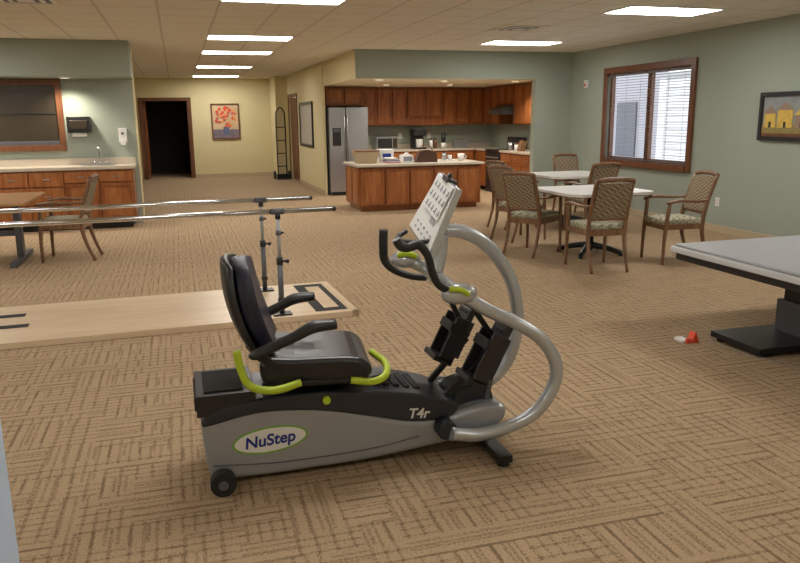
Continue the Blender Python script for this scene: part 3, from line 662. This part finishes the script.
B.tube([(1.13, 3.04, 0.155), (1.27, 3.06, 0.12), (1.42, 3.08, 0.125), (1.58, 3.08, 0.185), (1.672, 3.08, 0.30), (1.69, 3.08, 0.42), (1.62, 3.09, 0.545), (1.50, 3.10, 0.635), (1.36, 3.12, 0.705), (1.20, 3.15, 0.80), (1.14, 3.17, 0.83)], 0.032, M_SIL, sides=18)
fin(B, 'near_frame_tube')
B = Builder()
B.tube([(1.14, 3.50, 0.20), (1.22, 3.48, 0.245), (1.36, 3.46, 0.225), (1.5, 3.45, 0.235), (1.61, 3.45, 0.35), (1.655, 3.45, 0.55), (1.62, 3.45, 0.75), (1.53, 3.44, 0.90), (1.42, 3.41, 1.0), (1.30, 3.38, 1.055), (1.20, 3.35, 1.07)], 0.034, M_SIL, sides=18)
fin(B, 'main_frame_tube')
B = Builder()
B.tube([(1.20, 3.10, 0.80), (1.16, 3.3, 0.84), (1.20, 3.52, 0.80)], 0.035, M_SIL, sides=12); B.ell((1.19, 3.1, 0.81), (0.09, 0.045, 0.05), M_SIL); B.tube([(1.13, 3.06, 0.845), (1.18, 3.05, 0.84), (1.22, 3.055, 0.815)], 0.013, M_LIME, sides=10)
B.ell((1.03, 3.42, 0.925), (0.08, 0.05, 0.045), M_SIL); B.tube([(0.98, 3.385, 0.955), (1.03, 3.37, 0.96), (1.07, 3.36, 0.945)], 0.014, M_LIME, sides=10)
B.tube([(1.04, 3.42, 0.92), (1.12, 3.38, 0.88), (1.16, 3.32, 0.84)], 0.03, M_SIL, sides=12)
B.tube([(1.16, 3.33, 0.86), (1.185, 3.34, 0.96), (1.19, 3.34, 1.05)], 0.032, M_SIL, sides=12)
fin(B, 'arm_hub')
B = Builder()
B.tube([(0.875, 3.04, 1.09), (0.892, 3.04, 1.062), (0.93, 3.05, 1.048), (0.985, 3.06, 1.055), (1.03, 3.07, 1.0), (1.055, 3.08, 0.92), (1.09, 3.09, 0.86), (1.16, 3.10, 0.815)], [0.019, 0.021, 0.021, 0.021, 0.018, 0.018, 0.018, 0.018], M_BLK, sides=12)
fin(B, 'near_arm')
B = Builder()
B.tube([(0.97, 3.60, 1.05), (0.968, 3.60, 0.96), (0.975, 3.60, 0.89), (1.02, 3.58, 0.84), (1.10, 3.54, 0.81), (1.19, 3.52, 0.80)], [0.023, 0.023, 0.022, 0.02, 0.018, 0.018], M_BLK, sides=12)
fin(B, 'far_arm')
B = Builder()
B.tube([(1.06, 3.50, 1.05), (1.0, 3.45, 1.03), (1.0, 3.32, 1.03), (1.05, 3.22, 1.04), (1.12, 3.2, 1.05)], 0.012, M_BLK, sides=10)
fin(B, 'console_grip')
# console
B = Builder()
P0 = Vector((1.085, 3.345, 1.045)); P1 = Vector((1.205, 3.285, 1.315)); zdir = (P1-P0); L = zdir.length; zdir.normalize(); ydir = Vector((0, 1, 0)); xdir = ydir.cross(zdir).normalized(); ydir = zdir.cross(xdir)
MC = Matrix((xdir, ydir, zdir)).transposed().to_4x4(); MC.translation = P0
def slab(hw0, hw1, a, b, t0, t1, m):
    mi = B.mi(m); q = [(-hw0, a), (hw0, a), (hw1, b), (-hw1, b)]
    A = [B.bm.verts.new(MC @ Vector((t0, y, z))) for y, z in q]; C = [B.bm.verts.new(MC @ Vector((t1, y, z))) for y, z in q]
    B.face(A, mi); B.face(C[::-1], mi)
    for i in range(4): B.face([A[i], C[i], C[(i+1) % 4], A[(i+1) % 4]], mi)
slab(0.215, 0.15, -0.02, L, 0.0, 0.028, M_SIL)
slab(0.208, 0.143, -0.012, L-0.005, -0.006, 0.0, M_WPL)
for r in range(2):
    for c in range(5): B.box(-0.0085, -0.006, -0.145+c*0.062, -0.12+c*0.062, 0.012+r*0.03, 0.024+r*0.03, M_GREYL if (r+c) % 3 else M_PRINT, MC)
B.box(-0.0085, -0.006, -0.11, -0.03, 0.09, 0.125, M_GREYL, MC)
fin(B, 'console', bevel=0.004)
B = Builder()
B.box(-0.014, -0.011, -0.135, 0.135, 0.125, L-0.004, M_WPL, MC)
for r in range(3):
    for c in range(5):
        yy = -0.12+c*0.052; zz = 0.14+r*0.05
        B.box(-0.0155, -0.014, yy, yy+0.012, zz, zz+0.028, M_PRINT, MC); B.box(-0.0155, -0.014, yy+0.012, yy+0.028, zz+0.004, zz+0.011, M_PRINT if (c+r) % 2 else M_GREYL, MC)
B.box(-0.02, 0.03, -0.04, 0.04, L-0.01, L+0.012, M_BLK, MC)
B.cyl(P1+Vector((0.0, 0, 0.0)), P1+Vector((0.01, 0, 0.03)), 0.011, M_BLK, sides=12)
fin(B, 'instruction_sheet')
def pedal(cb, ct, y, nm):
    P0 = Vector((cb[0], y, cb[1])); P1 = Vector((ct[0], y, ct[1])); z = (P1-P0); L = z.length; z.normalize(); yd = Vector((0, 1, 0)); x = yd.cross(z).normalized()
    MP = Matrix((x, yd, z)).transposed().to_4x4(); MP.translation = P0
    B = Builder()
    B.box(0.0, 0.035, -0.07, 0.07, 0, L, M_BLK, MP)
    B.box(-0.05, 0.03, -0.08, -0.066, 0, L*0.82, M_BLK, MP); B.box(-0.05, 0.03, 0.066, 0.08, 0, L*0.82, M_BLK, MP)
    B.box(-0.075, 0.03, -0.08, 0.08, -0.015, 0.015, M_BLK, MP)
    for i in range(6): B.box(-0.006, 0, -0.05, 0.05, 0.04+i*0.045, 0.055+i*0.045, M_RUB, MP)
    B.box(-0.06, -0.048, -0.08, 0.08, L*0.52, L*0.68, M_RUB, MP)
    B.box(0.03, 0.07, -0.04, 0.04, L*0.1, L*0.8, M_SHELLD, MP)
    fin(B, nm, bevel=0.008, seg=2)
pedal((1.30, 0.36), (1.44, 0.635), 3.17, 'near_pedal'); pedal((1.235, 0.385), (1.365, 0.645), 3.46, 'far_pedal')
B = Builder()
B.bar((1.40, 3.22, 0.47), (1.16, 3.22, 0.27), 0.03, 0.025, M_BLKM); B.bar((1.35, 3.40, 0.50), (1.14, 3.40, 0.28), 0.03, 0.025, M_BLKM)
B.bar((1.42, 3.22, 0.54), (1.24, 3.20, 0.80), 0.026, 0.03, M_BLKM); B.bar((1.36, 3.42, 0.5), (1.22, 3.42, 0.80), 0.026, 0.03, M_BLKM)
B.bar((1.43, 3.2, 0.52), (1.37, 3.2, 0.22), 0.026, 0.03, M_GREYM); B.prism([(1.2, 0.22), (1.42, 0.22), (1.4, 0.29), (1.3, 0.32), (1.22, 0.30)], 3.2, 3.4, M_SHELLD)
fin(B, 'pedal_linkage', bevel=0.005)
# seat, swivelled a few degrees
PIV = Vector((0.5, 3.3, 0)); SW = Matrix.Translation(PIV) @ Matrix.Rotation(R(-7), 4, 'Z') @ Matrix.Translation(-PIV)
B = Builder()
B.prism(smooth_prof([(0.30, 0.50), (0.31, 0.585), (0.45, 0.58), (0.62, 0.578), (0.73, 0.568), (0.785, 0.525), (0.775, 0.475), (0.70, 0.455), (0.5, 0.46), (0.34, 0.465)], 3), 3.07, 3.53, M_VIN); fin(B, 'seat_cushion', bevel=0.032, seg=5, angle=50, wm=SW)
B = Builder()
B.box(0.36, 0.74, 3.12, 3.48, 0.435, 0.465, M_BLK); B.cyl((0.5, 3.3, 0.395), (0.5, 3.3, 0.44), 0.10, M_BLKM); B.box(0.3, 0.66, 3.2, 3.4, 0.405, 0.435, M_BLKM)
B.bar((0.38, 3.3, 0.45), (0.25, 3.3, 0.62), 0.05, 0.16, M_BLKM)
fin(B, 'seat_base', bevel=0.006, wm=SW)
def backshape(x_off, thick, hw, m, name, z0=0.56, z1=1.02):
    B = Builder(); mi = B.mi(m); N = 10; K = 8; F = []; Bk = []
    for i in range(N+1):
        t = i/N; z = z0+(z1-z0)*t; cx = 0.285-0.125*t-0.03*math.sin(math.pi*t)+0.02*t*t+x_off
        w = hw*(1-0.25*max(0, (t-0.6)/0.4)**2)*(1-0.15*max(0, (0.3-t)/0.3)); fr = []; br = []; th_ = thick*(0.85+0.3*math.sin(math.pi*t))
        for j in range(K+1):
            s = -1+2*j/K; cv = 0.04*s*s
            fr.append(B.bm.verts.new((cx+cv+th_*(1-0.3*s*s), 3.3+s*w, z+0.02*t*(1-s*s)))); br.append(B.bm.verts.new((cx+cv, 3.3+s*w, z+0.02*t*(1-s*s))))
        F.append(fr); Bk.append(br)
    for i in range(N):
        for j in range(K):
            B.face([F[i][j], F[i][j+1], F[i+1][j+1], F[i+1][j]], mi, True); B.face([Bk[i][j], Bk[i+1][j], Bk[i+1][j+1], Bk[i][j+1]], mi, True)
        B.face([F[i][0], F[i+1][0], Bk[i+1][0], Bk[i][0]], mi, True); B.face([F[i][K], Bk[i][K], Bk[i+1][K], F[i+1][K]], mi, True)
    for j in range(K):
        B.face([F[0][j], Bk[0][j], Bk[0][j+1], F[0][j+1]], mi, True); B.face([F[N][j], F[N][j+1], Bk[N][j+1], Bk[N][j]], mi, True)
    fin(B, name, bevel=0.016, seg=3, angle=50, wm=SW)
backshape(-0.04, 0.045, 0.215, M_BLK, 'seat_back_shell', z0=0.58, z1=0.99)
backshape(0.0, 0.095, 0.205, M_NAVY, 'seat_back_pad', z0=0.60, z1=0.98)
B = Builder()
for (y, yb) in ((3.04, 3.10), (3.58, 3.50)):
    B.tube([(0.27, yb, 0.61), (0.25, y, 0.63), (0.33, y, 0.66), (0.42, y, 0.695), (0.50, y, 0.73), (0.60, y, 0.735)], [0.022, 0.028, 0.03, 0.03, 0.036, 0.03], M_BLK, sides=12, flat=0.75, up=(0, 0, 1))
    B.bar((0.27, yb, 0.61), (0.40, yb, 0.50), 0.035, 0.03, M_BLKM)
fin(B, 'armrests')
B = Builder()
B.tube([(0.175, 3.06, 0.65), (0.185, 3.05, 0.58), (0.21, 3.04, 0.51), (0.26, 3.04, 0.475), (0.34, 3.04, 0.465), (0.44, 3.06, 0.48)], 0.017, M_LIME, sides=12)
B.tube([(0.66, 3.05, 0.47), (0.76, 3.04, 0.455), (0.83, 3.08, 0.465), (0.86, 3.2, 0.48), (0.83, 3.34, 0.495)], 0.017, M_LIME, sides=12)
B.tube([(0.44, 3.06, 0.48), (0.55, 3.07, 0.47), (0.66, 3.05, 0.47)], 0.013, M_BLKM, sides=10)
fin(B, 'release_handles')

# ------------------------------------------------------------------ world + camera
w = bpy.data.worlds.new('world'); sc.world = w; w.use_nodes = True
bg = w.node_tree.nodes['Background']; bg.inputs[0].default_value = (0.93, 0.96, 1.0, 1); bg.inputs[1].default_value = 2.4

th = math.atan(222/757.7); ph = math.atan(163/740.0); rho = 0.011
r = Vector((math.cos(th), -math.sin(th), 0)); f = Vector((math.sin(th)*math.cos(ph), math.cos(th)*math.cos(ph), -math.sin(ph)))
u = Vector((math.sin(th)*math.sin(ph), math.cos(th)*math.sin(ph), math.cos(ph)))
cr = (r - u*rho).normalized(); cu = (u + r*rho).normalized()
cam = bpy.data.cameras.new('camera'); co = bpy.data.objects.new('camera', cam); sc.collection.objects.link(co)
Mx = Matrix((cr, cu, -f)).transposed().to_4x4(); Mx.translation = (0, 0, 1.6); co.matrix_world = Mx
cam.sensor_width = 36; cam.lens = 740/800*36; cam.clip_start = 0.05
sc.camera = co
